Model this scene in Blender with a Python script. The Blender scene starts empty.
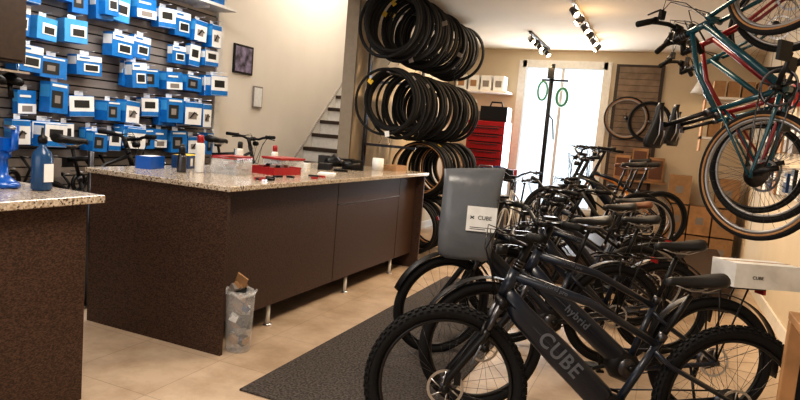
import bpy, math, random
from mathutils import Vector, Matrix
random.seed(7)
V=Vector
SC=bpy.context.scene
COL=SC.collection
# ------------------------------------------------------------------ camera
F=615.0;H=1.5
Yw=V((267,44,-615)).normalized()
Xw=V((1439,-188,615)); Xw=(Xw-Yw*Xw.dot(Yw)).normalized()
Zw=Xw.cross(Yw)
M=Matrix((Xw,Yw,Zw)).to_4x4(); M.translation=V((0,0,H))
cam=bpy.data.cameras.new('camera');cam.lens=F/800*36;cam.sensor_width=36;cam.clip_start=0.02
co=bpy.data.objects.new('camera',cam);COL.objects.link(co);co.matrix_world=M
SC.camera=co
# ------------------------------------------------------------------ materials
def mk(name,col,rough=.5,metal=0,noise=None,bump=0,nscale=20,spec=None,trans=0,emit=None,es=0,coat=0,alpha=1):
    m=bpy.data.materials.new(name);m.use_nodes=True
    nt=m.node_tree;b=nt.nodes['Principled BSDF']
    b.inputs['Base Color'].default_value=(*col,1)
    b.inputs['Roughness'].default_value=rough;b.inputs['Metallic'].default_value=metal
    if spec is not None:b.inputs['Specular IOR Level'].default_value=spec
    if trans:b.inputs['Transmission Weight'].default_value=trans
    if coat:b.inputs['Coat Weight'].default_value=coat
    if alpha<1:b.inputs['Alpha'].default_value=alpha
    if emit:
        b.inputs['Emission Color'].default_value=(*emit,1);b.inputs['Emission Strength'].default_value=es
    tc=nt.nodes.new('ShaderNodeTexCoord')
    n=nt.nodes.new('ShaderNodeTexNoise');n.inputs['Scale'].default_value=nscale;n.inputs['Detail'].default_value=4
    nt.links.new(tc.outputs['Object'],n.inputs['Vector'])
    k=noise if noise is not None else .06
    r=nt.nodes.new('ShaderNodeValToRGB')
    r.color_ramp.elements[0].position=.3;r.color_ramp.elements[1].position=.7
    r.color_ramp.elements[0].color=(*[max(0,x*(1-k)) for x in col],1)
    r.color_ramp.elements[1].color=(*[min(1,x*(1+k)) for x in col],1)
    nt.links.new(n.outputs['Fac'],r.inputs['Fac']);nt.links.new(r.outputs['Color'],b.inputs['Base Color'])
    if bump:
        bp=nt.nodes.new('ShaderNodeBump');bp.inputs['Strength'].default_value=bump;bp.inputs['Distance'].default_value=.01
        nt.links.new(n.outputs['Fac'],bp.inputs['Height']);nt.links.new(bp.outputs['Normal'],b.inputs['Normal'])
    return m
BLK=mk('matte_black',(.007,.007,.008),.4,spec=.35)
FRAME=mk('frame_black',(.010,.016,.030),.33,spec=.45,coat=.2)
RUB=mk('rubber',(.011,.011,.012),.8,bump=.3,nscale=120,spec=.3)
GRIP=mk('grip_rubber',(.006,.006,.006),.7,spec=.3)
SIL=mk('silver',(.55,.55,.57),.3,1)
DSIL=mk('dark_metal',(.10,.10,.11),.35,1)
RIM=mk('rim_black',(.012,.012,.013),.3,spec=.4)
GRIM=mk('rim_grey',(.36,.36,.37),.4,.7)
TAN=mk('tan_rubber',(.36,.19,.08),.7)
WHT=mk('white_paint',(.8,.78,.74),.45)
PAPER=mk('paper',(.78,.79,.79),.8)
TEAL=mk('teal_paint',(.005,.060,.085),.25,coat=.4)
REDP=mk('red_paint',(.20,.006,.010),.3,coat=.3)
GRNP=mk('green_paint',(.04,.20,.09),.35)
GRYP=mk('grey_paint',(.06,.063,.068),.35,.3)
BLUP=mk('blue_paint',(.02,.06,.16),.3)
ORNP=mk('orange_paint',(.75,.28,.03),.35)
SAD=mk('saddle_vinyl',(.014,.014,.015),.45,bump=.15,nscale=60,spec=.45)
BRN=mk('brown_leather',(.12,.045,.02),.5)
LETTER=mk('lettering_grey',(.13,.15,.185),.4)
LETD=mk('lettering_dark',(.015,.015,.015),.6)
BLUE=mk('blue_card',(.010,.17,.50),.4,noise=.15)
LBLUE=mk('light_blue_card',(.06,.34,.70),.4)
PTBLUE=mk('tool_blue',(.0,.10,.48),.3,coat=.4)
YEL=mk('yellow_card',(.75,.5,.04),.5)
REDT=mk('tool_red',(.34,.010,.014),.35,coat=.2)
CARD=mk('cardboard',(.34,.20,.10),.8,noise=.12)
WOOD=mk('tan_wood',(.40,.22,.10),.5,noise=.25,nscale=8)
GWOOD=mk('grey_wood',(.20,.14,.095),.55,noise=.25,nscale=8)
DWOOD=mk('dark_wood',(.034,.019,.012),.5,noise=.2)
WALLW=mk('wall_white',(.76,.715,.655),.8,noise=.02,nscale=3,bump=.05)
WALLB=mk('wall_beige',(.64,.545,.41),.85,noise=.03,nscale=3,bump=.05)
CEIL=mk('ceiling_paint',(.70,.62,.51),.9,noise=.02,nscale=2)
TRIM=mk('trim_white',(.76,.74,.70),.5)
SLAT=mk('slat_grey',(.24,.215,.20),.55,noise=.08,nscale=5)
SLATD=mk('slat_groove',(.035,.033,.03),.7)
CLEAR=mk('clear_plastic',(.72,.74,.76),.2,alpha=.32)
BAGG=mk('grey_plastic_bag',(.125,.137,.155),.3,bump=.7,nscale=7)
JUG=mk('blue_jug',(.02,.08,.20),.2,alpha=.85)
LAMP=mk('lamp_glow',(1,.9,.7),.5,emit=(1,.75,.45),es=20)

def floor_mat():
    m=bpy.data.materials.new('floor_tile');m.use_nodes=True;nt=m.node_tree;b=nt.nodes['Principled BSDF']
    tc=nt.nodes.new('ShaderNodeTexCoord')
    br=nt.nodes.new('ShaderNodeTexBrick');br.offset=0;br.inputs['Scale'].default_value=1
    br.inputs['Brick Width'].default_value=.6;br.inputs['Row Height'].default_value=.6;br.inputs['Mortar Size'].default_value=.003
    br.inputs['Color1'].default_value=(.55,.445,.345,1);br.inputs['Color2'].default_value=(.50,.40,.305,1);br.inputs['Mortar'].default_value=(.37,.29,.22,1)
    nt.links.new(tc.outputs['Object'],br.inputs['Vector'])
    n=nt.nodes.new('ShaderNodeTexNoise');n.inputs['Scale'].default_value=2.6;n.inputs['Detail'].default_value=10;n.inputs['Roughness'].default_value=.7
    nt.links.new(tc.outputs['Object'],n.inputs['Vector'])
    mx=nt.nodes.new('ShaderNodeMixRGB');mx.blend_type='MULTIPLY';mx.inputs['Fac'].default_value=.8
    r=nt.nodes.new('ShaderNodeValToRGB');r.color_ramp.elements[0].color=(.72,.65,.58,1);r.color_ramp.elements[1].color=(1.08,1.06,1.04,1)
    r.color_ramp.elements[0].position=.38;r.color_ramp.elements[1].position=.60
    nt.links.new(n.outputs['Fac'],r.inputs['Fac']);nt.links.new(br.outputs['Color'],mx.inputs['Color1']);nt.links.new(r.outputs['Color'],mx.inputs['Color2'])
    nt.links.new(mx.outputs['Color'],b.inputs['Base Color']);b.inputs['Roughness'].default_value=.33
    return m
def granite():
    m=bpy.data.materials.new('granite');m.use_nodes=True;nt=m.node_tree;b=nt.nodes['Principled BSDF']
    tc=nt.nodes.new('ShaderNodeTexCoord')
    v=nt.nodes.new('ShaderNodeTexVoronoi');v.inputs['Scale'].default_value=120
    nt.links.new(tc.outputs['Object'],v.inputs['Vector'])
    sp=nt.nodes.new('ShaderNodeSeparateColor');nt.links.new(v.outputs['Color'],sp.inputs['Color'])
    r=nt.nodes.new('ShaderNodeValToRGB');e=r.color_ramp.elements
    r.color_ramp.interpolation='CONSTANT'
    e[0].color=(.10,.075,.06,1);e[0].position=0;e[1].color=(.34,.26,.18,1);e[1].position=.12
    a=e.new(.32);a.color=(.50,.42,.33,1);a=e.new(.6);a.color=(.58,.51,.42,1);a=e.new(.85);a.color=(.42,.37,.31,1)
    nt.links.new(sp.outputs[0],r.inputs['Fac']);nt.links.new(r.outputs['Color'],b.inputs['Base Color'])
    b.inputs['Roughness'].default_value=.15
    return m
def laminate():
    m=bpy.data.materials.new('woven_brown_laminate');m.use_nodes=True;nt=m.node_tree;b=nt.nodes['Principled BSDF']
    tc=nt.nodes.new('ShaderNodeTexCoord')
    mp=nt.nodes.new('ShaderNodeMapping');mp.inputs['Scale'].default_value=(70,70,150)
    nt.links.new(tc.outputs['Object'],mp.inputs['Vector'])
    n=nt.nodes.new('ShaderNodeTexNoise');n.inputs['Scale'].default_value=1.3;n.inputs['Detail'].default_value=3
    nt.links.new(mp.outputs['Vector'],n.inputs['Vector'])
    r=nt.nodes.new('ShaderNodeValToRGB');r.color_ramp.elements[0].position=.36;r.color_ramp.elements[1].position=.64
    r.color_ramp.elements[0].color=(.024,.013,.009,1);r.color_ramp.elements[1].color=(.095,.054,.038,1)
    nt.links.new(n.outputs['Fac'],r.inputs['Fac']);nt.links.new(r.outputs['Color'],b.inputs['Base Color'])
    b.inputs['Roughness'].default_value=.5;b.inputs['Specular IOR Level'].default_value=.35
    return m
FLOOR=floor_mat();GRAN=granite();LAM=laminate();MATM=mk('floor_mat_carpet',(.060,.050,.045),.95,noise=.9,bump=.8,nscale=75)

# ------------------------------------------------------------------ mesh builder
class MB:
    def __init__(s): s.v=[];s.f=[];s.m=[];s.sm=[];s.mats=[]
    def mi(s,mat):
        if mat not in s.mats:s.mats.append(mat)
        return s.mats.index(mat)
    def add(s,vs,fs,mat,smooth=False):
        o=len(s.v);k=s.mi(mat)
        s.v+= [tuple(v) for v in vs]
        for f in fs: s.f.append([i+o for i in f]);s.m.append(k);s.sm.append(smooth)
    def sweep(s,pts,rx,mat,ry=None,n=10,ref=(0,1,0),closed=False,cap=True,smooth=True):
        pts=[V(p) for p in pts];N=len(pts);ref=V(ref)
        if not isinstance(rx,(list,tuple)):rx=[rx]*N
        if ry is None:ry=rx
        if not isinstance(ry,(list,tuple)):ry=[ry]*N
        vs=[]
        for i,p in enumerate(pts):
            if closed:t=pts[(i+1)%N]-pts[i-1]
            else:t=pts[min(i+1,N-1)]-pts[max(i-1,0)]
            t.normalize();r=ref
            if abs(t.dot(r))>.97:r=V((.3,.2,1)) if abs(t.z)<.9 else V((1,.1,0))
            a=(r-t*r.dot(t)).normalized();b=t.cross(a)
            for j in range(n):
                q=2*math.pi*j/n+ (math.pi/4 if n==4 else 0)
                vs.append(p+a*math.cos(q)*rx[i]+b*math.sin(q)*ry[i])
        fs=[]
        for i in range(N if closed else N-1):
            for j in range(n):
                k=(i+1)%N;fs.append((i*n+j,i*n+(j+1)%n,k*n+(j+1)%n,k*n+j))
        if cap and not closed:
            fs.append(tuple(range(n))[::-1]);fs.append(tuple((N-1)*n+j for j in range(n)))
        s.add(vs,fs,mat,smooth)
    def cyl(s,p0,p1,r,mat,r1=None,n=12,smooth=True,ref=(0,1,0)):
        s.sweep([p0,p1],[r,r if r1 is None else r1],mat,n=n,smooth=smooth,ref=ref)
    def box(s,c,size,mat,R=None,taper=1):
        c=V(c);x,y,z=[a/2 for a in size];vs=[]
        for k in (-1,1):
            tp=taper if k>0 else 1
            for a,b in ((-1,-1),(1,-1),(1,1),(-1,1)):
                p=V((a*x*tp,b*y*tp,k*z))
                if R is not None:p=R@p
                vs.append(c+p)
        s.add(vs,[(3,2,1,0),(4,5,6,7),(0,1,5,4),(1,2,6,5),(2,3,7,6),(3,0,4,7)],mat)
    def bb(s,x0,x1,y0,y1,z0,z1,mat):
        s.box(((x0+x1)/2,(y0+y1)/2,(z0+z1)/2),(abs(x1-x0),abs(y1-y0),abs(z1-z0)),mat)
    def ring(s,c,R,r,mat,axis=(0,1,0),rw=None,n=48,m=8,smooth=True,sq=1):
        c=V(c);ax=V(axis).normalized();u=ax.orthogonal().normalized()
        if abs(ax.y)>.9:u=(V((1,0,0))-ax*ax.x).normalized()
        w=u.cross(ax)
        pts=[]
        for i in range(n):
            q=2*math.pi*i/n
            pts.append(c+u*math.cos(q)*R*sq+w*math.sin(q)*R)
        s.sweep(pts,rw if rw is not None else r,mat,ry=r,n=m,ref=ax,closed=True,smooth=smooth)
    def lathe(s,prof,mat,origin=(0,0,0),axis=(0,0,1),n=20,smooth=True):
        o=V(origin);ax=V(axis).normalized();u=ax.orthogonal().normalized();w=ax.cross(u)
        vs=[];fs=[]
        for r,z in prof:
            for j in range(n):
                q=2*math.pi*j/n;vs.append(o+ax*z+(u*math.cos(q)+w*math.sin(q))*r)
        for i in range(len(prof)-1):
            for j in range(n):fs.append((i*n+j,i*n+(j+1)%n,(i+1)*n+(j+1)%n,(i+1)*n+j))
        fs.append(tuple(range(n))[::-1]);fs.append(tuple((len(prof)-1)*n+j for j in range(n)))
        s.add(vs,fs,mat,smooth)
    def mesh(s,name):
        me=bpy.data.meshes.new(name);me.from_pydata(s.v,[],s.f)
        for m in s.mats:me.materials.append(m)
        me.polygons.foreach_set('material_index',s.m);me.polygons.foreach_set('use_smooth',s.sm)
        me.update();return me
    def obj(s,name,parent=None,mat=None,bevel=0):
        return mo(name,s.mesh(name),parent,mat,bevel)
def mo(name,me,parent=None,mat=None,bevel=0):
    o=bpy.data.objects.new(name,me);COL.objects.link(o)
    if parent:o.parent=parent
    if mat is not None:o.matrix_local=mat
    if bevel:
        b=o.modifiers.new('bevel','BEVEL');b.width=bevel;b.segments=2;b.limit_method='ANGLE'
    return o
def empty(name,mat=None):
    o=bpy.data.objects.new(name,None);COL.objects.link(o);o.empty_display_size=.1
    if mat is not None:o.matrix_world=mat
    return o
def text(name,body,size,mat,parent,P,xa,na,ext=.0008,bold=False):
    c=bpy.data.curves.new(name,'FONT');c.body=body;c.size=size;c.extrude=ext;c.align_x='CENTER';c.align_y='CENTER'
    if bold:c.offset=size*.02;c.space_character=1.12
    tmp=bpy.data.objects.new(name+'_t',c);COL.objects.link(tmp)
    dg=bpy.context.evaluated_depsgraph_get();me=bpy.data.meshes.new_from_object(tmp.evaluated_get(dg))
    bpy.data.objects.remove(tmp)
    me.materials.clear();me.materials.append(mat)
    xa=V(xa).normalized();na=V(na).normalized();na=(na-xa*na.dot(xa)).normalized();ya=na.cross(xa)
    R=Matrix((xa,ya,na)).transposed().to_4x4();R.translation=V(P)
    return mo(name,me,parent,R)

# ------------------------------------------------------------------ room
XL,XR,Y0,YB,ZC=-4.8,1.1,-1.6,10.2,3.03
def bx(name,x0,x1,y0,y1,z0,z1,mat,bevel=0):
    b=MB();b.bb(x0,x1,y0,y1,z0,z1,mat);return b.obj(name,bevel=bevel)
bx('floor',XL-.1,XR+.1,Y0-.1,YB+.1,-.1,0,FLOOR)
bx('wall_left',XL-.1,XL,Y0,YB,0,4.5,WALLW)
bx('wall_right',XR,XR+.1,Y0,YB,0,ZC,WALLB)
bx('wall_front',XL,XR,Y0-.1,Y0,0,ZC,WALLW)
wx0,wx1,wz0,wz1=-2.33,-1.0,.55,2.80
b=MB()
b.bb(XL,wx0,YB,YB+.12,0,4.5,WALLB);b.bb(wx1,XR,YB,YB+.12,0,4.5,WALLB)
b.bb(wx0,wx1,YB,YB+.12,0,wz0,WALLB);b.bb(wx0,wx1,YB,YB+.12,wz1,4.5,WALLB);b.obj('wall_back')
b=MB()
b.bb(-3.62,-3.5,6.55,YB,0,ZC,WALLB);b.bb(-3.62,-3.5,5.7,YB,ZC,4.5,WALLW);b.obj('wall_partition')
b=MB();b.bb(-3.64,-3.48,6.52,6.56,0,ZC,mk('end_post',(.30,.25,.19),.6));b.obj('trim_1')
b=MB();b.bb(-3.5,XR,Y0,YB,ZC,ZC+.1,CEIL);b.bb(XL,-3.5,Y0,5.7,ZC,ZC+.1,CEIL);b.bb(XL,-3.5,5.6,YB,4.5,4.6,CEIL);b.bb(XL,-3.6,5.6,5.7,ZC,4.5,WALLW);b.obj('ceiling')
b=MB()
for x in (wx0,wx1):b.bb(x-.06,x+.06,YB-.04,YB+.1,wz0-.06,wz1+.06,TRIM)
b.bb(wx0,wx1,YB-.04,YB+.1,wz1-.05,wz1+.07,TRIM);b.bb(wx0-.1,wx1+.1,YB-.12,YB+.1,wz0-.08,wz0,TRIM)
b.bb(-1.70,-1.66,YB+.0,YB+.06,wz0,wz1,TRIM)
b.obj('window_1')
bx('baseboard_back',-3.5,XR,YB-.02,YB,0,.12,TRIM)
bx('baseboard_right',XR-.02,XR,Y0,YB-.02,0,.12,TRIM)
bx('baseboard_partition',-3.5,-3.48,6.6,YB-.02,0,.12,TRIM)
b=MB();b.bb(XL+.002,XL+.02,-1.5,5.6,.1,2.62,SLATD)
z=.12
while z<2.58:
    b.bb(XL+.02,XL+.04,-1.5,5.6,z,z+.066,SLAT);z+=.078
b.obj('slatted_display_panelling')
b=MB();b.bb(XL,XL+.06,5.6,5.70,0,ZC,TRIM);b.obj('trim_2')
b=MB();b.bb(XL+.005,XL+.32,3.2,5.58,2.66,2.69,TRIM)
for y in (3.6,4.4,5.2):b.bb(XL+.045,XL+.25,y,y+.02,2.63,2.66,TRIM)
b.obj('display_shelf')
b=MB();n=15;ys=6.55
for i in range(n):
    y=ys+i*.208;z=(i+1)*.2
    b.bb(XL+.02,-3.63,y,y+.2,0,z-.035,WHT);b.bb(XL+.02,-3.63,y-.03,y+.21,z-.05,z,DWOOD)
b.obj('staircase')
b=MB()
def zz(y):return 1.08+(y-7.42)*.962
vs=[];
for y,dz in ((6.35,0),(9.8,0),(9.8,-.3),(6.35,-.3)):
    vs+= [(XL,y,zz(y)+dz),(XL+.02,y,zz(y)+dz)]
b.add(vs,[(0,2,4,6),(7,5,3,1),(0,1,3,2),(2,3,5,4),(4,5,7,6),(6,7,1,0)],TRIM)
b.add([(x,y,zz(y)+d) for y in (6.35,9.8) for x in (XL,XL+.025) for d in (0,.012)],[(0,1,3,2),(4,6,7,5),(1,5,7,3),(2,3,7,6),(0,4,5,1),(0,2,6,4)],SLAT)
b.obj('trim_3')

# ------------------------------------------------------------------ counters
def counter_big():
    e=empty('service_counter')
    x0,x1,y0,y1,zt=-3.66,-2.42,3.03,6.48,1.09
    b=MB();b.bb(x0,x1,y0,y1,zt-.035,zt,GRAN);b.obj('granite_top',e,bevel=.006)
    b=MB()
    b.bb(x0+.03,x1-.03,y0+.03,y0+.055,0,zt-.035,LAM)
    b.bb(x0+.03,x1-.03,y1-.06,y1-.03,0,zt-.035,LAM)
    b.bb(x0+.03,x0+.05,y0+.06,y1-.06,.15,zt-.035,LAM)
    b.obj('side_panels',e)
    b=MB();xf=x1-.12
    b.bb(xf-.02,xf,y0+.056,4.62,.17,zt-.036,LAM)
    b.bb(xf-.02,xf,4.63,5.95,.17,.84,LAM);b.bb(xf-.02,xf,4.63,5.95,.85,zt-.036,LAM)
    b.bb(xf-.02,xf,5.96,y1-.061,.17,zt-.036,LAM)
    b.obj('front_panels',e)
    b=MB();b.bb(xf-.03,xf-.02,y0+.06,y1-.06,.16,zt-.04,LETD);b.bb(xf,xf+.006,4.63,5.95,.842,.849,SIL)
    b.bb(x0+.1,xf-.02,y0+.06,y1-.06,.16,.18,DWOOD);b.obj('carcass',e)
    b=MB()
    for y in (3.75,4.95,5.95):
        b.cyl((xf-.04,y,0),(xf-.04,y,.17),.016,WHT)
        b.cyl((xf-.04,y,0),(xf-.04,y,.012),.03,SIL)
    b.obj('legs',e)
counter_big()
def counter_small():
    e=empty('side_counter')
    b=MB();b.bb(-3.35,-2.55,.6,2.24,1.03,1.07,GRAN);b.obj('granite_top',e,bevel=.006)
    b=MB();b.bb(-3.3,-2.62,.65,2.19,0,1.03,LAM);b.obj('cabinet',e)
counter_small()
bx('floor_mat',-2.03,-1.0,2.72,6.25,0,.012,MATM,bevel=.004)

# ------------------------------------------------------------------ bicycle
WC={}
def wheel(R,w,knob=False,tan=False,rotor=True,rim=RIM,cass=False,spk=None):
    spk=spk or DSIL
    key=(R,w,knob,tan,rotor,rim.name,cass)
    if key in WC:return WC[key]
    b=MB();tr=w/2
    b.ring((0,0,0),R-tr,tr,RUB,rw=tr,n=64,m=10)
    if tan:
        for s in (-1,1):b.ring((0,s*tr*.66,0),R-tr*1.55,tr*.42,TAN,n=56,m=6,rw=tr*.35)
    b.ring((0,0,0),R-w-.008,.010,rim,rw=.012,n=64,m=8)
    b.cyl((0,-.05,0),(0,.05,0),.017,DSIL);
    for s in (-1,1):b.cyl((0,s*.035,0),(0,s*.042,0),.03,DSIL,n=16)
    ns=28
    for i in range(ns):
        q=2*math.pi*i/ns;s=1 if i%2 else -1;q2=q+ (.6 if (i//2)%2 else -.6)
        b.sweep([(.028*math.cos(q2),s*.036,.028*math.sin(q2)),((R-w-.01)*math.cos(q),0,(R-w-.01)*math.sin(q))],.0011,spk,n=3)
    if rotor:
        b.ring((0,.045,0),.078,.009,SIL,rw=.0012,n=32,m=4,smooth=False)
        for i in range(6):
            q=i*math.pi/3;b.sweep([(.02*math.cos(q),.045,.02*math.sin(q)),(.075*math.cos(q+.5),.045,.075*math.sin(q+.5))],.0015,SIL,ry=.004,n=4)
    if cass:
        for k in range(6):b.cyl((0,-.028-.004*k,0),(0,-.030-.004*k,0),.062-.007*k,DSIL,n=20)
    if knob:
        for i in range(64):
            q=2*math.pi*i/64
            for j,(a,off) in enumerate(((0,0),(.5,.5),(-.5,.5),(1.0,0),(-1.0,0))):
                qq=q+off*2*math.pi/64
                rr=R-tr+tr*math.cos(a)*1.03;yy=tr*math.sin(a)*1.03
                RR=Matrix.Rotation(-qq,3,'Y')@Matrix.Rotation(a,3,'Z')
                b.box((rr*math.cos(qq),yy,rr*math.sin(qq)),(.012,.011,.018),RUB,RR)
    me=b.mesh('wheel');WC[key]=me;return me
def saddle(b,P,mat,L=.27,W=.075):
    P=V(P);n=11;rows=[]
    for i in range(n):
        t=i/(n-1);x=-L*.45+L*t
        w=W if t<.2 else W*(.24+.76*(1-min(1,(t-.2)/.8))**1.7)
        if i==0:w*=.78
        if i==n-1:w*=.7
        h=.02+.014*(1-t)
        zc=.020*(1-t)**2+ (-.008 if i==n-1 else 0)
        rows.append((x,w,h,zc))
    vs=[];m=12
    for x,w,h,zc in rows:
        for j in range(m):
            q=2*math.pi*j/m;vs.append(P+V((x,w*math.cos(q),zc+h*math.sin(q))))
    fs=[]
    for i in range(n-1):
        for j in range(m):fs.append((i*m+j,i*m+(j+1)%m,(i+1)*m+(j+1)%m,(i+1)*m+j))
    fs.append(tuple(range(m))[::-1]);fs.append(tuple((n-1)*m+j for j in range(m)))
    b.add(vs,fs,mat,True)
    for s in (-1,1):b.sweep([P+V((-.1,s*.03,-.01)),P+V((-.04,s*.022,-.035)),P+V((.04,s*.022,-.035)),P+V((.12,s*.01,-.01))],.0035,SIL,n=6)
def bike(name,front,ang,R=.36,w=.055,wb=1.15,col=FRAME,ebike=True,steer=0,lean=0,fender=False,rack=False,bar='flat',barh=.06,
         seath=.93,seatmat=SAD,knob=False,tan=False,rim=RIM,light=True,base=None,step=False,letter=None,forkcol=None,kick=True,bbx=.44,barw=.355,sa=.29,tube=1.0,lsize=.105):
    """local frame: +x forward, +y left, rear contact at origin"""
    if base is None:
        h=V((math.cos(ang),math.sin(ang),0))
        rear=V((front[0],front[1],front[2] if len(front)>2 else 0))-h*wb
        base=Matrix.Translation(rear)@Matrix.Rotation(ang,4,'Z')@Matrix.Rotation(lean,4,'X')
    e=empty(name,base)
    Fx=V((wb,0,R));Rx=V((0,0,R));BB=V((bbx,0,R-.065))
    s=V((-.375,0,.927));per=V((-.927,0,-.375))
    hb=Fx+per*.05+s*(R+.12);ht=hb+s*(.13);st=ht+s*(.02+barh)
    seatdir=V((-sa,0,math.sqrt(1-sa*sa)));sl=(seath-BB.z)/seatdir.z
    top=BB+seatdir*(sl-.03);stt=BB+seatdir*(.40 if not step else .36)
    f=MB()
    if ebike:
        a=tube
        f.sweep([BB+V((.03,0,.03)),BB+(hb-BB)*.12,BB+(hb-BB)*.5,BB+(hb-BB)*.84,hb+s*.03],[.034,.039*a,.041*a,.038*a,.026],col,ry=[.05,.060*a,.060*a,.050*a,.034],n=18)
        f.sweep([BB+(hb-BB)*.2+V((0,.0405*a,0)),BB+(hb-BB)*.75+V((0,.0405*a,0))],.0012,GRYP,n=4)
        f.sweep([BB+V((-.07,0,-.02)),BB+V((-.03,0,-.02)),BB+V((.06,0,.01)),BB+V((.11,0,.04))],[.03,.055,.055,.03],BLK,ry=[.045,.085,.085,.05],n=14)
        for y in (-1,1):f.cyl(BB+V((.02,y*.050,0)),BB+V((.02,y*.060,0)),.052,DSIL,n=20)
    else:
        f.cyl(BB,hb+s*.02,.020,col)
        f.cyl(BB+V((0,-.04,0)),BB+V((0,.04,0)),.023,col)
    if step:
        f.sweep([BB+seatdir*.14,BB+seatdir*.14+(ht-BB-seatdir*.14)*.5+V((0,0,-.06)),ht-s*.03],.02,col)
    else:
        tr=(.018,.021,.026) if ebike else (.014,.014,.016)
        f.sweep([stt-seatdir*.03,stt+(ht-stt)*.5+V((0,0,.012)),ht-s*.025],list(tr),col,ry=[q*1.0 for q in tr])
    f.cyl(hb,ht,.029 if ebike else .019,col,.027 if ebike else .019,n=14);f.cyl(BB,stt,.020 if ebike else .016,col,.018 if ebike else .015)
    f.cyl(stt-seatdir*.01,stt+seatdir*.03,.022,DSIL)
    q=1.0 if ebike else .7
    for y in (-1,1):
        f.sweep([BB+V((-.03,y*.03,0)),BB+V((-.14,y*.045,.01)),Rx+V((.03,y*.065,-.005)),Rx+V((-.015,y*.068,0))],[.014*q,.013*q,.011*q,.012*q],col,ry=[.02*q,.017*q,.012*q,.016*q],n=8)
        f.sweep([stt-seatdir*.06+V((0,y*.02,0)),stt-seatdir*.07+V((-.07,y*.045,-.05)),Rx+V((0,y*.065,.015))],[.011*q,.011*q,.009*q],col,n=8)
    f.obj('frame',e)
    g=MB()
    g.cyl(stt,top,.0135,BLK);g.box(top+V((0,0,-.012)),(.05,.045,.02),DSIL)
    saddle(g,top+V((-.01,0,.035)),seatmat,W=.08 if not step else .1);g.obj('seatpost_and_saddle',e)
    d=MB();cr=.08 if ebike else .09
    d.ring(BB+V((0,-.05,0)),cr,.008,DSIL,rw=.002,n=36,m=6)
    for i in range(5):
        q=i*1.257;d.sweep([BB+V((0,-.05,0)),BB+V((cr*math.cos(q),-.05,cr*math.sin(q)))],.003,BLK,ry=.008,n=4)
    ca=-.35
    for y,k in ((-1,1),(1,-1)):
        c1=BB+V((k*.17*math.cos(ca),y*.085,k*.17*math.sin(ca)))
        d.sweep([BB+V((0,y*.065,0)),c1],[.009,.008],BLK,ry=[.016,.011],n=8)
        d.cyl(BB+V((0,y*.05,0)),BB+V((0,y*.08,0)),.018,BLK)
        d.box(c1+V((0,y*.06,0)),(.09,.095,.018),BLK);d.cyl(c1,c1+V((0,y*.1,0)),.007,DSIL)
    for sg in (1,-1):d.sweep([BB+V((0,-.05,sg*cr)),Rx+V((0,-.05,sg*.045))],.003,DSIL,ry=.005,n=4)
    d.sweep([Rx+V((.01,-.07,-.02)),Rx+V((.03,-.075,-.07)),Rx+V((.05,-.06,-.13))],[.014,.012,.008],BLK,ry=[.02,.016,.014],n=8)
    d.obj('drivetrain',e)
    if kick:
        k=MB();k.sweep([Rx+V((.14,.06,-.03)),Rx+V((.12,.17,-R+.01))],.008,BLK,n=8);k.box(Rx+V((.12,.17,-R+.008)),(.05,.025,.014),BLK);k.obj('kickstand',e)
    mo('rear_wheel',wheel(R,w,knob,tan,True,rim,True),e,Matrix.Translation(Rx))
    S=Matrix.Translation(hb)@Matrix.Rotation(steer,4,s)@Matrix.Translation(-hb)
    mo('front_wheel',wheel(R,w,knob,tan,True,rim,False),e,S@Matrix.Translation(Fx))
    k=MB();fc=forkcol or (BLK if ebike else col)
    crown=Fx+per*.05+s*(R+.085)
    for y in (-1,1):
        o=V((0,y*.062,0))
        if ebike:
            k.cyl(crown+o*.95+s*.01,crown+o-s*.18,.015,DSIL)
            k.sweep([crown+o-s*.13,crown+o-s*.16,Fx+o+V((-.01,0,.05)),Fx+o],[.019,.021,.016,.013],fc,n=12)
            k.cyl(Fx+o+V((0,-y*.01,0)),Fx+o+V((0,y*.012,0)),.018,fc)
            k.sweep([crown+o-s*.2+V((0,y*.0205,0)),crown+o-s*.3+V((-.0,y*.0195,0))],.001,LETTER,ry=.006,n=4)
        else:
            k.sweep([crown+o*.7,Fx+per*.04+o+s*.2,Fx+o+s*.06,Fx+o],[.013,.012,.009,.008],fc,n=8)
    if ebike:
        k.sweep([crown+V((-.01,-.078,0)),crown+V((0,-.03,.015)),crown+V((0,.03,.015)),crown+V((-.01,.078,0))],.021,fc,ref=(1,0,0),n=10)
        ar=[crown-s*.15+V((.022,.072*math.cos(a),0))+s*(.055*math.sin(a)) for a in [math.pi*i/8 for i in range(9)]]
        k.sweep(ar,.010,fc,n=8,ref=(1,0,0))
        k.box(Fx+V((-.05,.06,.055)),(.03,.03,.06),BLK)
    else:k.cyl(crown+V((0,-.055,0)),crown+V((0,.055,0)),.016,fc,ref=(1,0,0))
    k.cyl(crown,hb,.024,fc);k.cyl(ht,st+s*.01,.019,BLK)
    for q in (.01,.025,.04):k.cyl(ht+s*q,ht+s*(q+.008),.024,DSIL)
    bc=st+V((.07,0,.01))
    k.sweep([st-V((.012,0,.0)),bc],[.02,.018],BLK,n=8);k.cyl(bc+V((0,-.025,0)),bc+V((0,.025,0)),.022,BLK,ref=(1,0,0))
    W=barw
    if bar=='flat':
        pts=[(0,0,0),(0,.08,0),(-.005,.13,.018),(-.02,.2,.03),(-.055,W,.035)]
    elif bar=='city':
        pts=[(0,0,0),(.01,.06,.01),(.02,.12,.05),(-.03,.22,.09),(-.14,.29,.085),(-.22,.31,.08)]
    else:
        pts=[(0,0,0),(0,.1,0),(0,.19,0),(.06,.21,-.005),(.09,.21,-.05),(.06,.215,-.11),(-.03,.215,-.125)]
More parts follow.
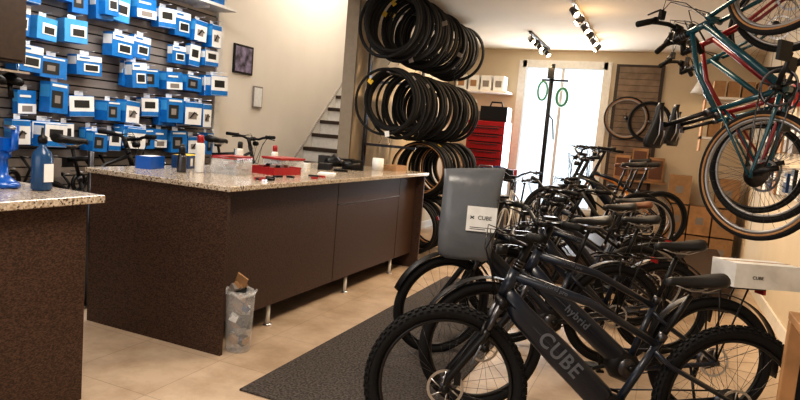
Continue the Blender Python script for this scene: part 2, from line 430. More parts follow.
    for y in (-1,1):
        pp=[bc+V((p[0],p[1]*y,p[2])) for p in pts]
        k.sweep(pp,.0125,BLK if ebike or bar!='drop' else SIL,n=10,ref=(1,0,0) if bar=='flat' else (0,0,1))
        a,c=pp[-2],pp[-1];dd=(c-a).normalized()
        g0=c-dd*.13
        if bar!='drop':
            k.cyl(g0,c+dd*.004,.0175,GRIP,n=12,ref=(1,0,0));k.cyl(g0-dd*.004,g0+dd*.008,.021,BLK,ref=(1,0,0))
            lv=g0-dd*.03
            k.box(lv+V((.025,0,-.008)),(.05,.035,.022),BLK)
            k.sweep([lv+V((.03,0,-.01)),lv+V((.06,0,-.018))+dd*.03,lv+V((.045,0,-.03))+dd*.13],.0055,DSIL,n=6,ref=(0,0,1))
            k.sweep([lv+V((.05,0,-.005)),lv+V((.13,-y*.03,.02)),bc+V((.13,y*.04,-.05)),hb+V((.03,y*.02,.02)),BB+(hb-BB)*.9+V((0,y*.03,0))],.0028,BLK,n=5,ref=(0,0,1))
            k.sweep([lv+V((.05,0,-.005)),lv+V((.12,-y*.05,.0)),bc+V((.10,y*.05,-.08)),hb+V((.035,y*.04,-.03))],.0028,BLK,n=5,ref=(0,0,1))
        else:
            k.sweep([pp[3]+V((.0,0,.01)),pp[3]+V((.04,0,.03)),pp[3]+V((.06,0,-.08))],.009,BLK,n=6)
    if ebike:
        k.box(bc+V((-.03,.05,.035)),(.07,.05,.016),BLK);k.box(bc+V((-.03,.05,.0435)),(.055,.04,.002),DSIL)
    if light:
        k.cyl(bc+V((.03,0,-.05)),bc+V((.075,0,-.05)),.025,BLK,n=14);k.cyl(bc+V((.075,0,-.05)),bc+V((.08,0,-.05)),.021,GRYP,n=14)
    fm=BLK
    if fender:
        pts=[Fx+V(((R+.022)*math.cos(q),0,(R+.022)*math.sin(q))) for q in [math.radians(20+i*7) for i in range(19)]]
        k.sweep(pts,.033,fm,ry=.004,n=8)
        for y in (-1,1):k.sweep([pts[-3]+V((0,y*.03,0)),Fx+V((0,y*.06,0))],.002,DSIL,n=4)
    k.obj('fork_and_handlebar',e,S)
    if fender:
        q=MB();pts=[Rx+V(((R+.022)*math.cos(a),0,(R+.022)*math.sin(a))) for a in [math.radians(15+i*8) for i in range(23)]]
        q.sweep(pts,.033,fm,ry=.004,n=8)
        for y in (-1,1):q.sweep([pts[-5]+V((0,y*.03,0)),Rx+V((0,y*.06,0))],.002,DSIL,n=4)
        q.obj('rear_fender',e)
    if rack:
        q=MB();zr=2*R+.07
        for y in (-.06,.06):
            q.sweep([(.20,y*.5,zr-.02),(.14,y,zr),(-.24,y,zr)],.006,BLK,n=6)
            for x in (.02,-.14):q.sweep([(x,y,zr),(0-.0,y*1.1,R+.02)],.005,BLK,n=6)
        for x in (.1,0,-.1,-.2):q.sweep([(x,-.06,zr),(x,.06,zr)],.005,BLK,n=6)
        q.box((-.25,0,zr-.02),(.015,.08,.03),REDT);q.obj('rear_rack',e)
    if letter:
        dn=(BB-hb).normalized();c0=hb+dn*.37
        text('lettering',letter,lsize,LETTER,e,c0+V((0,.0395*tube+.0015,0)),dn,(0,1,0),bold=True)
        tt=(stt-ht).normalized();c1=ht+tt*.2+V((0,.025,.002))
        text('top_tube_lettering','hybrid pro',.028,LETTER,e,c1,tt,(0,1,0))
    return e,base@S@Matrix.Translation(bc)
A0=math.radians(205.6)
def rad(d):return math.radians(d)
EB='electric_bicycle'
e1,b1=bike(EB,(-.80,2.60),A0,R=.37,w=.060,wb=1.35,knob=True,letter='CUBE',lean=rad(3),barh=.12,steer=rad(-6),seath=.92,bbx=.56,barw=.375,sa=.49,tube=1.08,lsize=.095)
e2,b2=bike(EB,(-.82,3.28),A0,R=.365,w=.056,wb=1.32,fender=True,rack=True,lean=rad(3),barh=.14,steer=rad(10),seath=.99,bbx=.48,sa=.33,letter='hybrid',lsize=.06)
e3,b3=bike(EB,(-1.30,3.95),A0+.03,R=.36,wb=1.22,fender=True,rack=True,barh=.19,steer=rad(20),seath=1.0,letter='CUBE',lsize=.07)
bike(EB,(-.98,4.5),A0-.03,R=.36,wb=1.17,fender=True,barh=.16,col=FRAME,steer=rad(-12),seath=1.0,letter='hybrid',lsize=.07)
bike(EB,(-1.15,5.1),A0+.05,R=.36,wb=1.17,rack=True,barh=.22,steer=rad(15),seath=1.02)
bike('bicycle',(-.98,5.58),A0,R=.34,w=.04,wb=1.08,ebike=False,col=BLK,bar='city',barh=.18,rim=GRIM,fender=True,seath=1.02,seatmat=BRN)
bike(EB,(-1.15,6.02),A0-.05,R=.36,wb=1.17,barh=.25,steer=rad(-10),seath=1.02,fender=True)
PZ=.34
bike('bicycle',(-1.1,7.0,PZ),A0,R=.34,w=.038,wb=1.08,ebike=False,col=GRYP,barh=.16,rim=GRIM,seath=1.02)
bike('bicycle',(-1.2,7.45,PZ),A0+.04,R=.35,w=.05,wb=1.1,ebike=False,col=BLK,bar='city',barh=.2,seath=1.0,seatmat=BRN)
bike(EB,(-1.05,7.9,PZ),A0,R=.36,wb=1.17,barh=.24,seath=1.02)
bike('bicycle',(-1.1,8.4,PZ+.0),A0,R=.34,w=.04,wb=1.08,ebike=False,col=ORNP,bar='city',barh=.2,rim=GRIM,seath=1.05,tan=True)
bx('display_platform',-1.55,.75,6.82,9.0,0,PZ-.003,DWOOD,bevel=.01)
bike('bicycle',(-1.88,7.95),rad(265),R=.34,w=.035,wb=1.05,ebike=False,col=WHT,bar='city',barh=.16,rim=WHT,seath=.98)
bike('bicycle',(-1.45,9.35),rad(184),R=.34,w=.04,wb=1.08,ebike=False,col=BLK,barh=.14,rim=GRIM,seath=1.0)
def stand_bike(y,z,col,**k):
    bike('bicycle',(-4.12,y,z),rad(90),R=.34,w=.045,wb=1.05,ebike=False,col=col,barh=.1,kick=False,seath=.95,barw=.31,**k)
    b=MB();yc=y-.85;b.cyl((-3.86,yc,.03),(-3.86,yc,z+.9),.02,DSIL);b.cyl((-3.86,yc,z+.85),(-4.1,yc+.0,z+.82),.018,BLK)
    b.box((-4.1,yc,z+.80),(.05,.06,.07),BLK)
    for a in (-.5,.5):b.sweep([(-3.86,yc,.03),(-4.1,yc+a*.9,.03)],.018,DSIL)
    b.obj('repair_stand')
stand_bike(4.1,.28,BLK)
stand_bike(5.75,.32,GRYP)
def hung(name,rear,yaw,**k):
    up=V((0,0,1));out=V((-math.cos(yaw),-math.sin(yaw),0));left=out.cross(up)
    R=k.get('R',.34)
    Rm=Matrix((up,left,out)).transposed().to_4x4()
    base=Matrix.Translation(V(rear)-out*R)@Rm
    bike(name,(0,0),0,base=base,kick=False,light=False,**k)
    wh=base@V((k.get('wb',1.05),0,R));t=wh+V((0,0,R-.03))
    b=MB();b.sweep([t,t+V((0,0,.05)),t+V((.02,0,.06)),t+V((.04,0,.0))],.006,DSIL,n=6);b.cyl(t+V((0,0,.05)),V((t.x,t.y,ZC-.002)),.006,DSIL,n=6)
    b.obj('hanging_hook')
hung('bicycle',(.44,3.62,1.44),rad(-38),R=.335,w=.036,wb=1.03,ebike=False,col=TEAL,barh=.06,tan=True,rim=GRIM,seath=.98,steer=rad(10),barw=.27)
hung('bicycle',(.55,4.32,1.47),rad(-30),R=.33,w=.036,wb=1.03,ebike=False,col=REDP,barh=.08,rim=GRIM,seath=.94,steer=rad(-10),barw=.27)
hung('bicycle',(.60,5.1,1.47),rad(-25),R=.33,w=.03,wb=1.0,ebike=False,col=TEAL,barh=.1,rim=RIM,seath=.94,barw=.27)

# ------------------------------------------------------------------ tyre rack
def tyre_row(y0,y1,zbar,xc,n,tanp=0,name='hanging_tyres',R0=.305,R1=.365):
    b=MB()
    for i in range(n):
        y=y0+(y1-y0)*i/(n-1)+random.uniform(-.02,.02);w=random.uniform(.013,.024);R=random.uniform(R0,R1)
        a=random.uniform(-.18,.18);ax=V((math.sin(a),math.cos(a),random.uniform(-.08,.08)))
        sq=random.uniform(.88,1.03)
        x=xc+random.uniform(-.05,.05);zc=zbar-R+w+.01
        b.ring((x,y,zc),R,w,RUB,axis=ax,rw=w*1.1,n=40,m=8,sq=sq)
        if random.random()<tanp:b.ring((x,y-.006,zc),R-w*.6,w*.5,TAN,axis=ax,n=40,m=6,rw=w*.9,sq=sq)
        if random.random()<.4:
            q=random.uniform(.2,2.9)*random.choice([-1,1]);
            b.box((x+R*math.cos(q)*sq,y-w,zc+R*math.sin(q)),(.05,.006,.06),random.choice([PAPER,PAPER,SLAT,YEL,SLAT,REDT]),Matrix.Rotation(-q+1.57,3,'Y'))
        if random.random()<.4:
            q=random.uniform(-2.4,-.6);p=V((x+R*math.cos(q)*sq,y,zc+R*math.sin(q)))
            b.sweep([p,p+V((.02,0,-.05)),p+V((-.01,0,-.10))],.003,BLK,n=4)
    return b.obj(name)
tyre_row(5.98,8.1,2.14,-2.76,42)
tyre_row(5.90,8.1,2.955,-2.78,42)
tyre_row(7.05,8.4,1.38,-2.78,22,.5,R0=.30,R1=.34)
tyre_row(7.0,7.9,.66,-2.80,12,.1,'standing_tyres',R0=.31,R1=.33)
b=MB()
for z,ya in ((2.125,5.9),(2.94,5.8),(1.365,6.9)):
    b.cyl((-2.77,ya,z),(-2.77,8.7,z),.012,DSIL,ref=(1,0,0))
    for y in (6.85,8.62):b.box((-3.10,y,z-.03),(.68,.03,.03),DSIL)
for y in (6.85,8.62):b.box((-3.45,y,1.5),(.03,.06,2.96),DSIL)
b.obj('tyre_rack')

# ------------------------------------------------------------------ blue boxes
b=MB();xf=XL+.045
def pkg(y,z,w,h,d,kind):
    x1=xf+.05+d;x0=xf+.05
    R=Matrix.Rotation(random.uniform(-.22,.22),3,'Z')@Matrix.Rotation(random.uniform(-.07,.07),3,'X')
    c=V(((x0+x1)/2,y,z))
    def P(off,size,mat):b.box(c+R@V(off),size,mat,R)
    body=BLUE if kind!=2 else LBLUE
    P((0,0,0),(d,w,h),body)
    fx=d/2+.0015
    if kind==0:
        P((fx,0,h*.34),(.002,w*.98,h*.28),PAPER);P((fx+.001,w*.08,-h*.12),(.002,w*.62,h*.40),PAPER);P((fx+.002,w*.08,-h*.12),(.002,w*.5,h*.28),LETD);P((fx+.003,-w*.2,h*.36),(.002,w*.4,h*.07),BLUE)
    elif kind==1:
        P((fx,0,-h*.28),(.002,w*.98,h*.42),PAPER);P((fx+.001,0,-h*.28),(.002,w*.55,h*.25),SLAT);P((fx+.001,-w*.1,h*.25),(.002,w*.6,h*.1),PAPER)
    elif kind==2:
        P((fx,w*.1,0),(.002,w*.7,h*.5),PAPER);P((fx+.001,w*.1,-.01),(.002,w*.5,h*.3),LETD)
    elif kind==4:
        P((fx,-w*.1,-h*.05),(.002,w*.6,h*.55),LETD);P((fx+.001,-w*.1,-h*.05),(.002,w*.3,h*.25),SLAT)
        P((fx,w*.0,h*.4),(.002,w*.8,h*.08),PAPER)
    elif kind==5:
        P((fx,0,0),(.002,w*.98,h*.97),PAPER);P((fx+.001,0,h*.36),(.002,w*.98,h*.2),BLUE);P((fx+.001,-w*.05,-h*.1),(.002,w*.5,h*.3),SLAT)
        b.sweep([c+R@V((fx+.003,-w*.2,-h*.2)),c+R@V((fx+.003,w*.05,h*.05)),c+R@V((fx+.003,w*.25,-h*.05))],.008,LETD,n=5)
    else:
        P((fx,0,.0),(.002,w*.98,h*.95),PAPER);P((fx+.001,0,-h*.35),(.002,w*.98,h*.22),BLUE);P((fx+.001,.0,.02),(.002,w*.6,h*.35),LETD)
    P((0,-w/2-.001,h*.2),(d*.9,.002,h*.4),PAPER if kind in(0,3) else LBLUE)
    P((-.01,0,h/2+.02),(.004,w*.35,.04),PAPER)
    b.cyl((xf,c.y,c.z+h/2+.03),(c.x+d/2+.05,c.y,c.z+h/2+.035),.003,SIL,n=5)
for ri,z in enumerate([2.41,2.12,1.82,1.52,1.22]):
    y=3.16+random.uniform(0,.08)
    while y<5.40:
        w=random.uniform(.13,.25);h=random.uniform(.16,.25)
        if random.random()<.92:
            kind=random.choice([0,0,1,2,3,4,5] if ri<3 else [3,4,1,5,4])
            pkg(y+w/2,z+random.uniform(-.05,.05),w,h,random.uniform(.04,.14),kind)
            if random.random()<.2:pkg(y+w/2+.01,z+random.uniform(-.03,.03),w,h,.18,kind)
        y+=w+random.uniform(.02,.08)
b.obj('blue_product_boxes')
b=MB()
y=3.2
while y<5.4:
    z=random.uniform(.80,1.0);k=random.random()
    if k<.4:b.ring((xf+.10,y,z),.07,.018,BLK,axis=(1,.2,0),n=20,m=6)
    elif k<.7:b.sweep([(xf+.05,y,z+.1),(xf+.09,y+.05,z),(xf+.06,y+.02,z-.12),(xf+.07,y+.09,z-.2)],.012,BLK,n=6)
    else:b.box((xf+.09,y,z),(.06,.1,.16),random.choice([BLK,SLAT,PAPER]))
    b.cyl((xf,y,z+.1),(xf+.14,y,z+.1),.004,SIL,n=5)
    y+=random.uniform(.10,.15)
b.obj('hanging_spare_parts')
b=MB()
for i in range(9):
    y=3.5+i*.23;h=random.uniform(.12,.25);b.box((XL+.17,y,2.69+h/2),(.2,.17,h),random.choice([PAPER,CARD,SLAT,BLUE,PAPER]))
b.obj('shelf_boxes')
b=MB();b.bb(XL+.045,-4.32,2.3,3.06,1.77,3.02,DWOOD);b.bb(-4.32,-4.30,2.32,2.67,1.79,3.0,DWOOD);b.bb(-4.32,-4.30,2.68,3.04,1.79,3.0,DWOOD);b.cyl((-4.28,2.72,2.0),(-4.28,2.72,2.15),.006,SIL);b.obj('wall_cabinet',bevel=.004)
def poster(name,y,z,w,h,m1,m2):
    b=MB();b.box((XL+.012,y,z),(.02,w,h),m1);b.box((XL+.023,y,z),(.004,w*.86,h*.86),m2);b.obj(name)
PM=mk('poster_print',(.16,.14,.22),.4,noise=.95,nscale=12)
poster('wall_poster',6.12,2.22,.36,.34,BLK,PM)
poster('wall_notice',6.44,1.80,.18,.27,SLAT,PAPER)

# ------------------------------------------------------------------ things on the counters
zt=1.09
b=MB();R=Matrix.Rotation(.3,3,'Z');b.box((-3.48,3.82,zt+.05),(.14,.24,.10),BLUP,R);b.box((-3.48,3.82,zt+.101),(.12,.22,.002),YEL,R)
for i in range(3):b.box(V((-3.48,3.82,zt+.05))+R@V((.071,-.07+i*.07,0)),(.003,.04,.06),YEL if i%2 else PAPER,R)
b.box((-3.5,3.46,zt+.045),(.12,.2,.09),PTBLUE,R);b.box((-3.5,3.46,zt+.091),(.08,.15,.002),PAPER,R)
b.obj('tool_box')
def can(name,x,y,r,h,body,cap,caph=.05):
    b=MB();b.lathe([(r*.95,0),(r,.006),(r,h),(r*.9,h+.012),(r*.6,h+.022)],body,(x,y,zt));b.lathe([(r*.72,0),(r*.72,caph),(r*.5,caph+.012)],cap,(x,y,zt+h+.015));
    return b.obj(name)
can('spray_can',-3.16,3.60,.034,.20,PAPER,REDT)
can('spray_can',-3.24,3.70,.030,.18,REDT,REDT)
can('lubricant_bottle',-3.31,3.58,.026,.12,SLAT,LETD)
can('lubricant_bottle',-3.2,3.46,.033,.11,DSIL,BLK)
can('lubricant_bottle',-3.36,4.32,.03,.15,WHT,LETD)
can('lubricant_bottle',-3.30,4.75,.03,.13,WHT,REDT)
def bin_(name,x,y,sx,sy,h,mat,rot=0,fill=REDT,lid=False):
    b=MB();R=Matrix.Rotation(rot,3,'Z')
    c=V((x,y,zt));t=.004
    b.box(c+V((0,0,t/2)),(sx,sy,t),mat,R)
    for s in (-1,1):
        b.box(c+R@V((s*sx/2,0,h/2)),(t,sy,h),mat,R);b.box(c+R@V((0,s*sy/2,h/2)),(sx,t,h),mat,R)
        b.box(c+R@V((s*sx/2,0,h)),(t*2.5,sy+t*2,t*2),fill,R);b.box(c+R@V((0,s*sy/2,h)),(sx+t*2,t*2.5,t*2),fill,R)
    if lid:b.box(c+V((0,0,h+.008)),(sx+.02,sy+.02,.014),fill,R)
    for i in range(26):
        p=c+R@V((random.uniform(-.4,.4)*sx,random.uniform(-.4,.4)*sy,.02+random.uniform(0,h*(.7 if lid else .9))))
        b.box(p,(.035,.04,.02),random.choice([REDT,BLK,BRN,SIL,BLK,SLAT,PAPER]),Matrix.Rotation(random.uniform(0,3),3,'Z'))
    b.obj(name)
bin_('parts_bin',-3.02,3.80,.20,.26,.12,CLEAR,.2)
bin_('parts_bin',-3.24,4.08,.18,.26,.10,CLEAR,.1,REDT,True)
bin_('parts_bin',-2.92,4.22,.26,.34,.055,REDT,-.1)
bin_('parts_bin',-3.10,4.60,.22,.28,.10,CLEAR,-.2,REDT,True)
b=MB();b.box((-3.05,5.25,zt+.03),(.12,.2,.06),BLK,Matrix.Rotation(.4,3,'Z'));b.cyl((-3.0,5.5,zt+.04),(-2.85,5.6,zt+.05),.04,BLK);b.box((-2.9,5.62,zt+.05),(.12,.14,.1),BLK,Matrix.Rotation(.7,3,'Z'));b.cyl((-2.95,5.4,zt+.08),(-3.1,5.5,zt+.13),.02,DSIL)
b.box((-3.2,5.1,zt+.025),(.1,.1,.05),PAPER,Matrix.Rotation(.2,3,'Z'));b.box((-2.85,5.2,zt+.01),(.1,.12,.02),BLK,Matrix.Rotation(.9,3,'Z'))
b.cyl((-3.15,5.45,zt+.06),(-3.0,5.75,zt+.06),.045,BLK);b.box((-3.25,5.6,zt+.06),(.12,.2,.12),LETD,Matrix.Rotation(.3,3,'Z'))
b.obj('bicycle_lights_pile')
b=MB()
for i in range(12):
    p=(-2.50-random.random()*.2,3.5+random.random()*.9,zt+.008)
    b.box(p,(.02,.05+.05*random.random(),.014),random.choice([BLK,SIL,BLK,REDT]),Matrix.Rotation(random.random()*3,3,'Z'))
b.obj('loose_small_parts')
b=MB();b.lathe([(.03,0),(.06,0),(.06,.13),(.03,.132),(.02,.12)],PAPER,(-2.80,5.92,zt));b.obj('paper_towel_roll')
b=MB();b.box((-2.72,6.2,zt+.03),(.15,.28,.06),CARD);b.box((-2.72,6.2,zt+.061),(.15,.03,.002),TAN);b.obj('cardboard_box')
b=MB();b.box((-2.72,4.72,zt+.006),(.14,.2,.012),PAPER,Matrix.Rotation(.4,3,'Z'));b.obj('paper_stack')
b=MB();zs=1.071;cx,cy=-3.02,2.02
b.lathe([(.085,0),(.085,.02),(.06,.035),(.035,.06),(.03,.14),(.045,.15),(.045,.19),(.03,.2)],PTBLUE,(cx,cy,zs))
b.sweep([(cx-.1,cy-.08,zs+.013),(cx+.1,cy+.02,zs+.013)],.03,PTBLUE,ry=.012,n=8)
for s in (-1,1):b.sweep([(cx,cy,zs+.17),(cx+s*.07,cy+s*.02,zs+.20),(cx+s*.075,cy+s*.02,zs+.31)],.018,PTBLUE,n=8,ref=(0,1,.1))
b.box((cx,cy,zs+.215),(.12,.06,.06),PTBLUE);b.cyl((cx+.1,cy,zs+.3),(cx+.03,cy,zs+.3),.01,SIL,ref=(0,0,1));b.obj('truing_stand')
b=MB();b.lathe([(.04,0),(.048,.01),(.048,.16),(.04,.19),(.018,.215),(.018,.235)],JUG,(-2.83,2.10,zs));b.lathe([(.022,0),(.022,.03),(.008,.04),(.006,.075)],BLK,(-2.83,2.10,zs+.235));b.box((-2.781,2.10,zs+.09),(.003,.05,.09),PAPER);b.obj('lubricant_jug')
b=MB()
b.bb(-4.6,-4.3,2.6,3.08,1.70,1.715,SIL)
for i,(x,y) in enumerate(((-4.42,2.72),(-4.38,2.86),(-4.40,3.0))):
    b.sweep([(x-.1,y,1.64),(x,y+.01,1.66),(x+.12,y,1.63)],[.035,.045,.025],BLK,n=10,ref=(0,1,0));b.cyl((x,y,1.66),(x,y,1.705),.012,DSIL);b.cyl((x+.02,y,1.52),(x+.0,y,1.64),.018,YEL if i==1 else BLK,ref=(1,0,0))
for y in (2.62,3.06):b.cyl((-4.4,y,1.71),(-4.4,y,1.768),.006,SIL)
b.obj('hanging_bike_tools')
eb=empty('waste_bin');wbx,wby=-2.43,3.215
b=MB()
b.lathe([(.072,0),(.082,.02),(.088,.2),(.095,.38),(.092,.40)],CLEAR,(wbx,wby,.001),n=18);b.obj('body',eb)
b=MB()
for i in range(26):
    q=random.uniform(0,6.28);r=random.uniform(0,.045);z=random.uniform(.04,.45)
    b.box((wbx+r*math.cos(q),wby+r*math.sin(q),z),(.06,.05,.04),random.choice([PAPER,CARD,CARD,SLAT,BLK,CARD,BLUP]),Matrix.Rotation(random.uniform(0,3),3,'Z')@Matrix.Rotation(random.uniform(0,1),3,'X'))
b.box((wbx+.01,wby-.02,.46),(.08,.01,.12),CARD,Matrix.Rotation(.3,3,'X')@Matrix.Rotation(.5,3,'Y'))
b.sweep([(wbx+(.095+.01*math.sin(a*2.7))*math.cos(a*.4833),wby+(.095+.01*math.sin(a*2.7))*math.sin(a*.4833),.39+.022*math.sin(a*2.1)) for a in range(13)],.010,CLEAR,n=6,ref=(0,0,1),closed=True)
b.obj('rubbish',eb)

# ------------------------------------------------------------------ grey bag on handlebar
g=MB();bc=V((-1.14,3.86,0))
Rb=Matrix.Rotation(rad(18),3,'Z')
rows=[(.72,.15,.05),(.75,.175,.075),(.9,.185,.085),(1.05,.186,.07),(1.2,.188,.045),(1.31,.198,.012)]
vs=[];m=20
for z,a,c in rows:
    for j in range(m):
        q=2*math.pi*j/m;cx=abs(math.cos(q))**.4*math.copysign(1,math.cos(q));sy=abs(math.sin(q))**.6*math.copysign(1,math.sin(q))
        vs.append(bc+Rb@V((a*cx+(z-1)*.03,c*sy,0))+V((0,0,z+random.uniform(-.01,.01)+(.02*cx if z>1.25 else 0))))
fs=[(i*m+j,i*m+(j+1)%m,(i+1)*m+(j+1)%m,(i+1)*m+j) for i in range(len(rows)-1) for j in range(m)]
fs+= [tuple(range(m))[::-1],tuple((len(rows)-1)*m+j for j in range(m))]
g.add(vs,fs,BAGG,True)
g.sweep([bc+Rb@V((.02,0,0))+V((0,0,1.29)),bc+Rb@V((.04,0.02,0))+V((0,0,1.34)),bc+Rb@V((.12,0.03,0))+V((0,0,1.34)),bc+Rb@V((.14,0,0))+V((0,0,1.29))],.012,BAGG,ry=.003,n=6)
eg=empty('grey_shopping_bag');g.obj('bag_body',eg)
g=MB();lc=bc+Rb@V((.08,-.094,0))+V((0,0,1.00));g.box(lc,(.19,.003,.16),PAPER,Rb)
for i,(dx,dz,w) in enumerate(((-.0,-.055,.14),(-.02,-.066,.10))):g.box(lc+Rb@V((dx,-.002,0))+V((0,0,dz)),(w,.001,.004),LETD,Rb)
for s in (1,-1):g.box(lc+Rb@V((-.06,-.002,0))+V((0,0,.008)),(.03,.001,.006),LETD,Rb@Matrix.Rotation(s*.6,3,'Y'))
g.obj('label',eg)
text('label_text','CUBE',.036,LETD,eg,lc+Rb@V((.02,-.003,0))+V((0,0,.008)),Rb@V((1,0,0)),Rb@V((0,-1,0)))
bpy.context.view_layer.update()
m2=e2.matrix_world.copy()
eb=empty('white_carton')
g=MB();Rr=m2.to_3x3();g.box(m2@V((-.21,0,.808+.07)),(.38,.24,.135),PAPER,Rr);g.box(m2@V((-.21,0,.808+.138)),(.382,.03,.001),CARD,Rr);g.obj('carton',eb,bevel=.003)
text('carton_print','CUBE',.026,LETD,eb,m2@V((-.15,.1215,.87)),Rr@V((-1,0,0)),Rr@V((0,1,0)))
g=MB();tx0,tx1,ty0,ty1=.50,1.06,2.15,2.68
g.bb(tx0-.01,tx1,ty0,ty1,.93,.96,WOOD)
for x in (tx0+.015,tx1-.035):
    for y in (ty0+.035,ty1-.035):g.bb(x-.025,x+.025,y-.025,y+.025,0,.93,WOOD)
g.bb(tx0+.04,tx1-.06,ty1-.05,ty1-.03,.82,.92,WOOD);g.obj('wooden_side_table',bevel=.003)

# ------------------------------------------------------------------ back of the shop
et=empty('tool_chest')
g=MB();g.bb(-2.88,-2.25,9.1,9.6,.1,1.08,BLK);g.bb(-2.86,-2.28,9.15,9.6,1.1,1.80,REDT)
for z in (.2,.42,.64,.86):g.bb(-2.85,-2.28,9.08,9.1,z,z+.19,BLK);g.bb(-2.78,-2.32,9.06,9.08,z+.14,z+.16,DSIL)
for z in (1.13,1.25,1.37,1.49,1.61):g.bb(-2.83,-2.31,9.13,9.15,z,z+.10,REDT);g.bb(-2.83,-2.31,9.147,9.151,z+.10,z+.12,LETD);g.bb(-2.78,-2.36,9.115,9.13,z+.075,z+.088,DSIL)
for x in (-2.8,-2.3):
    for y in (9.15,9.55):g.cyl((x-.015,y,.05),(x+.015,y,.05),.05,BLK,ref=(0,0,1))
g.obj('chest',et,bevel=.004)
g=MB();g.box((-2.5,9.4,1.92),(.42,.3,.22),BLK);g.sweep([(-2.6,9.4,2.03),(-2.58,9.4,2.10),(-2.42,9.4,2.10),(-2.4,9.4,2.03)],.015,BLK,n=8);g.box((-2.72,9.35,1.88),(.1,.1,.14),SLAT);g.obj('tool_case',bevel=.01)
g=MB()
for x in (-2.35,-1.98):
    for y in (8.65,8.95):g.cyl((x,y,0),(x,y,.95),.015,DSIL)
g.bb(-2.45,-1.95,8.6,9.0,.95,.98,DWOOD)
for i in range(14):g.box((-2.4+.4*random.random(),8.68+.25*random.random(),.98+.07),(.1,.08,.1+.1*random.random()),random.choice([BLK,REDT,SLAT,BLK,BLUP]),Matrix.Rotation(random.random()*3,3,'Z'))
g.obj('cluttered_workbench')
g=MB();g.bb(-3.48,-2.45,9.75,10.18,2.28,2.31,TRIM);g.obj('box_shelf')
g=MB()
for i in range(4):g.box((-3.25+i*.21,9.95,2.312+.12),(.17,.25,.24),PAPER);g.box((-3.25+i*.21,9.822,2.42),(.1,.004,.1),random.choice([SLAT,SLAT,CARD]))
g.obj('white_boxes')
g=MB();g.bb(-.87,-.18,YB-.05,YB-.002,.9,2.84,DWOOD)
z=.95
while z<2.75:g.bb(-.82,-.23,YB-.06,YB-.05,z,z+.085,GWOOD);z+=.093
g.obj('slatted_timber_board')
mo('spare_wheel',wheel(.33,.04,False,True,False,GRIM,False),None,Matrix.Translation((-.64,YB-.14,2.02)))
mo('spare_wheel',wheel(.31,.04,False,False,False,RIM,False),None,Matrix.Translation((-.30,YB-.22,1.98)))
g=MB();g.cyl((-1.76,9.7,0.02),(-1.76,9.7,2.75),.035,BLK);g.lathe([(.2,0),(.2,.02),(.04,.03)],BLK,(-1.76,9.8,0))
g.ring((-1.56,9.6,2.25),.13,.022,GRNP,n=30,sq=.6);g.ring((-1.86,9.6,2.33),.14,.016,GRNP,n=30,sq=.5);g.cyl((-1.9,9.66,2.5),(-1.5,9.66,2.5),.016,BLK,ref=(0,0,1))
g.box((-1.76,9.65,2.6),(.1,.1,.16),BLK);g.sweep([(-1.76,9.65,2.0),(-1.66,9.6,1.9),(-1.62,9.6,1.6)],.012,BLK,n=6);g.obj('cable_display_stand')
g=MB()
for i in range(3):
    for j in range(3-(i%2)):
        g.box((.22+i*.31,9.85,.2+j*.42),(.29,.35,.40),random.choice([CARD,WOOD,CARD]))
        g.box((.22+i*.31,9.673,.2+j*.42),(.1,.004,.1),SLAT)
g.obj('stacked_cartons')
g=MB()
for i in range(3):
    x=-.72+i*.24
    g.bb(x,x+.22,9.98,10.12,1.10+.1*(i%2),1.46+.12*(i%2),WOOD);g.bb(x+.02,x+.20,9.97,9.981,1.14+.1*(i%2),1.42+.12*(i%2),BRN)
g.bb(-.8,.03,9.95,10.13,1.07,1.095,WOOD)
g.obj('wooden_crates_shelf')
g=MB()
for z in (1.75,2.25):g.bb(.35,XR-.01,8.6,9.1,z,z+.03,TRIM)
g.bb(.35,.37,8.6,9.1,1.6,2.28,WOOD)
for i in range(4):g.box((.5+i*.16,8.8,1.78+.1),(.13,.25,.2),random.choice([PAPER,CARD,BLUE,REDT]))
for i in range(4):g.box((.5+i*.16,8.8,2.28+.1),(.13,.25,.2),random.choice([PAPER,CARD,PAPER]))
g.obj('shelf_with_boxes')
g=MB();g.cyl((.35,YB-.01,2.6),(.35,9.9,2.65),.01,SIL,ref=(0,0,1));g.lathe([(.06,.2),(.16,0),(.155,0),(.055,.19)],WHT,(.35,9.85,2.42));g.lathe([(.01,0),(.04,.03),(.04,.07),(.01,.1)],LAMP,(.35,9.85,2.46));g.obj('wall_lamp')
g=MB();y=4.6
while y<8.4:
    for z in (1.35,1.75,2.15):
        if random.random()<.8:
            w=random.uniform(.12,.22);h=random.uniform(.14,.28)
            g.box((XR-.07,y,z),(.08,w,h),random.choice([BLK,PAPER,CARD,BLUP,REDT,SLAT,WOOD]));g.cyl((XR-.002,y,z+h/2+.01),(XR-.14,y,z+h/2+.01),.004,SIL,n=5)
            g.box((XR-.112,y,z+.03),(.004,w*.7,h*.3),PAPER)
    y+=.3
g.obj('hanging_accessory_packs')

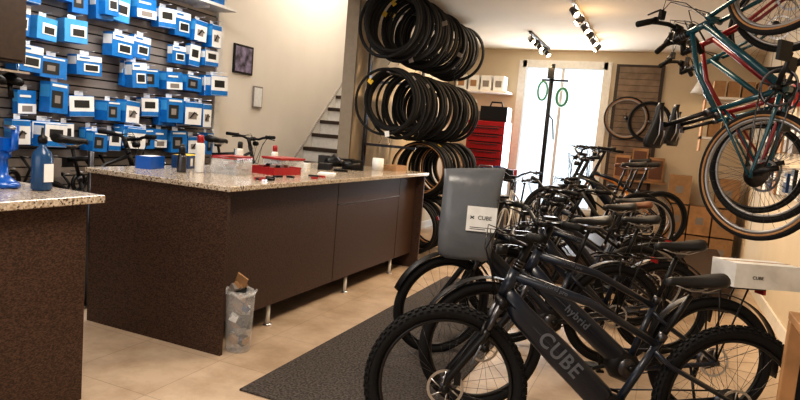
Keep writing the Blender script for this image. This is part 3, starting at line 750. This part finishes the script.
# ------------------------------------------------------------------ lights
def area(name,loc,rot,sx,sy,e,col):
    l=bpy.data.lights.new(name,'AREA');l.shape='RECTANGLE';l.size=sx;l.size_y=sy;l.energy=e;l.color=col
    o=bpy.data.objects.new(name,l);COL.objects.link(o);o.location=loc;o.rotation_euler=rot;return o
def track(name,x,y0,y1,n,en,warm=WHT,headm=DSIL):
    e=empty(name)
    g=MB();g.bb(x-.02,x+.02,y0,y1,ZC-.03,ZC-.002,warm)
    for i in range(n):
        y=y0+.12+(y1-y0-.24)*i/(n-1)
        d=V((.6*(-1)**i,-.3,-.6)).normalized();c=V((x,y,ZC-.10))
        g.cyl((x,y,ZC-.03),c,.008,headm);g.cyl(c-d*.05,c+d*.05,.03,headm,.042,n=14);g.cyl(c+d*.048,c+d*.053,.035,LAMP,n=14)
        l=bpy.data.lights.new('spot','SPOT');l.energy=en;l.color=(1,.68,.37);l.spot_size=1.7;l.spot_blend=.8;l.shadow_soft_size=.05
        o=bpy.data.objects.new('spot_%d'%i,l);COL.objects.link(o);o.parent=e;o.location=c+d*.08;o.rotation_euler=d.to_track_quat('-Z','Y').to_euler()
    for y in (y0+.5,y1-.5):
        l=bpy.data.lights.new('ceiling_glow_fill','POINT');l.energy=en*.06;l.color=(1,.68,.34);l.shadow_soft_size=.06  # added point lights below the rail, not lamp heads, to warm the ceiling
        o=bpy.data.objects.new('ceiling_glow_fill',l);COL.objects.link(o);o.parent=e;o.location=(x+.1,y,ZC-.3)
    g.obj('track_and_heads',e)
track('track_light',-1.08,6.7,9.3,6,80)
track('track_light',-1.9,8.5,9.95,5,40,BLK,BLK)
area('ceiling_light_a',(-1.4,1.9,ZC-.02),(0,0,0),1.0,1.0,72,(1,.88,.74))
area('ceiling_light_b',(-3.9,3.9,ZC-.02),(0,0,0),.5,2.2,62,(1,.94,.86))
area('ceiling_light_c',(-.9,5.2,ZC-.02),(0,0,0),.7,1.3,70,(1,.80,.58))
area('ceiling_light_d',(-2.2,8.3,ZC-.02),(0,0,0),.6,1.2,18,(1,.82,.62))
area('stairwell_fill',(-4.2,7.6,4.45),(0,0,0),.8,1.5,64,(1,.92,.82))  # added area light with no fitting, brightens the white stair wall
area('front_fill',(-2.4,-1.5,1.9),(rad(90),0,0),3.5,1.8,48,(.95,.97,1))  # added cool fill behind the camera; wall_front has no window opening
area('window_daylight',(-1.66,YB-.06,1.7),(rad(-90),0,0),1.25,2.1,105,(.88,.94,1))
w=bpy.data.worlds.new('world');SC.world=w;w.use_nodes=True
w.node_tree.nodes['Background'].inputs['Color'].default_value=(.82,.92,1,1);w.node_tree.nodes['Background'].inputs['Strength'].default_value=1.7
SC.view_settings.view_transform='Standard'
SC.view_settings.exposure=-.15
try: SC.view_settings.look='Medium High Contrast'
except Exception: pass
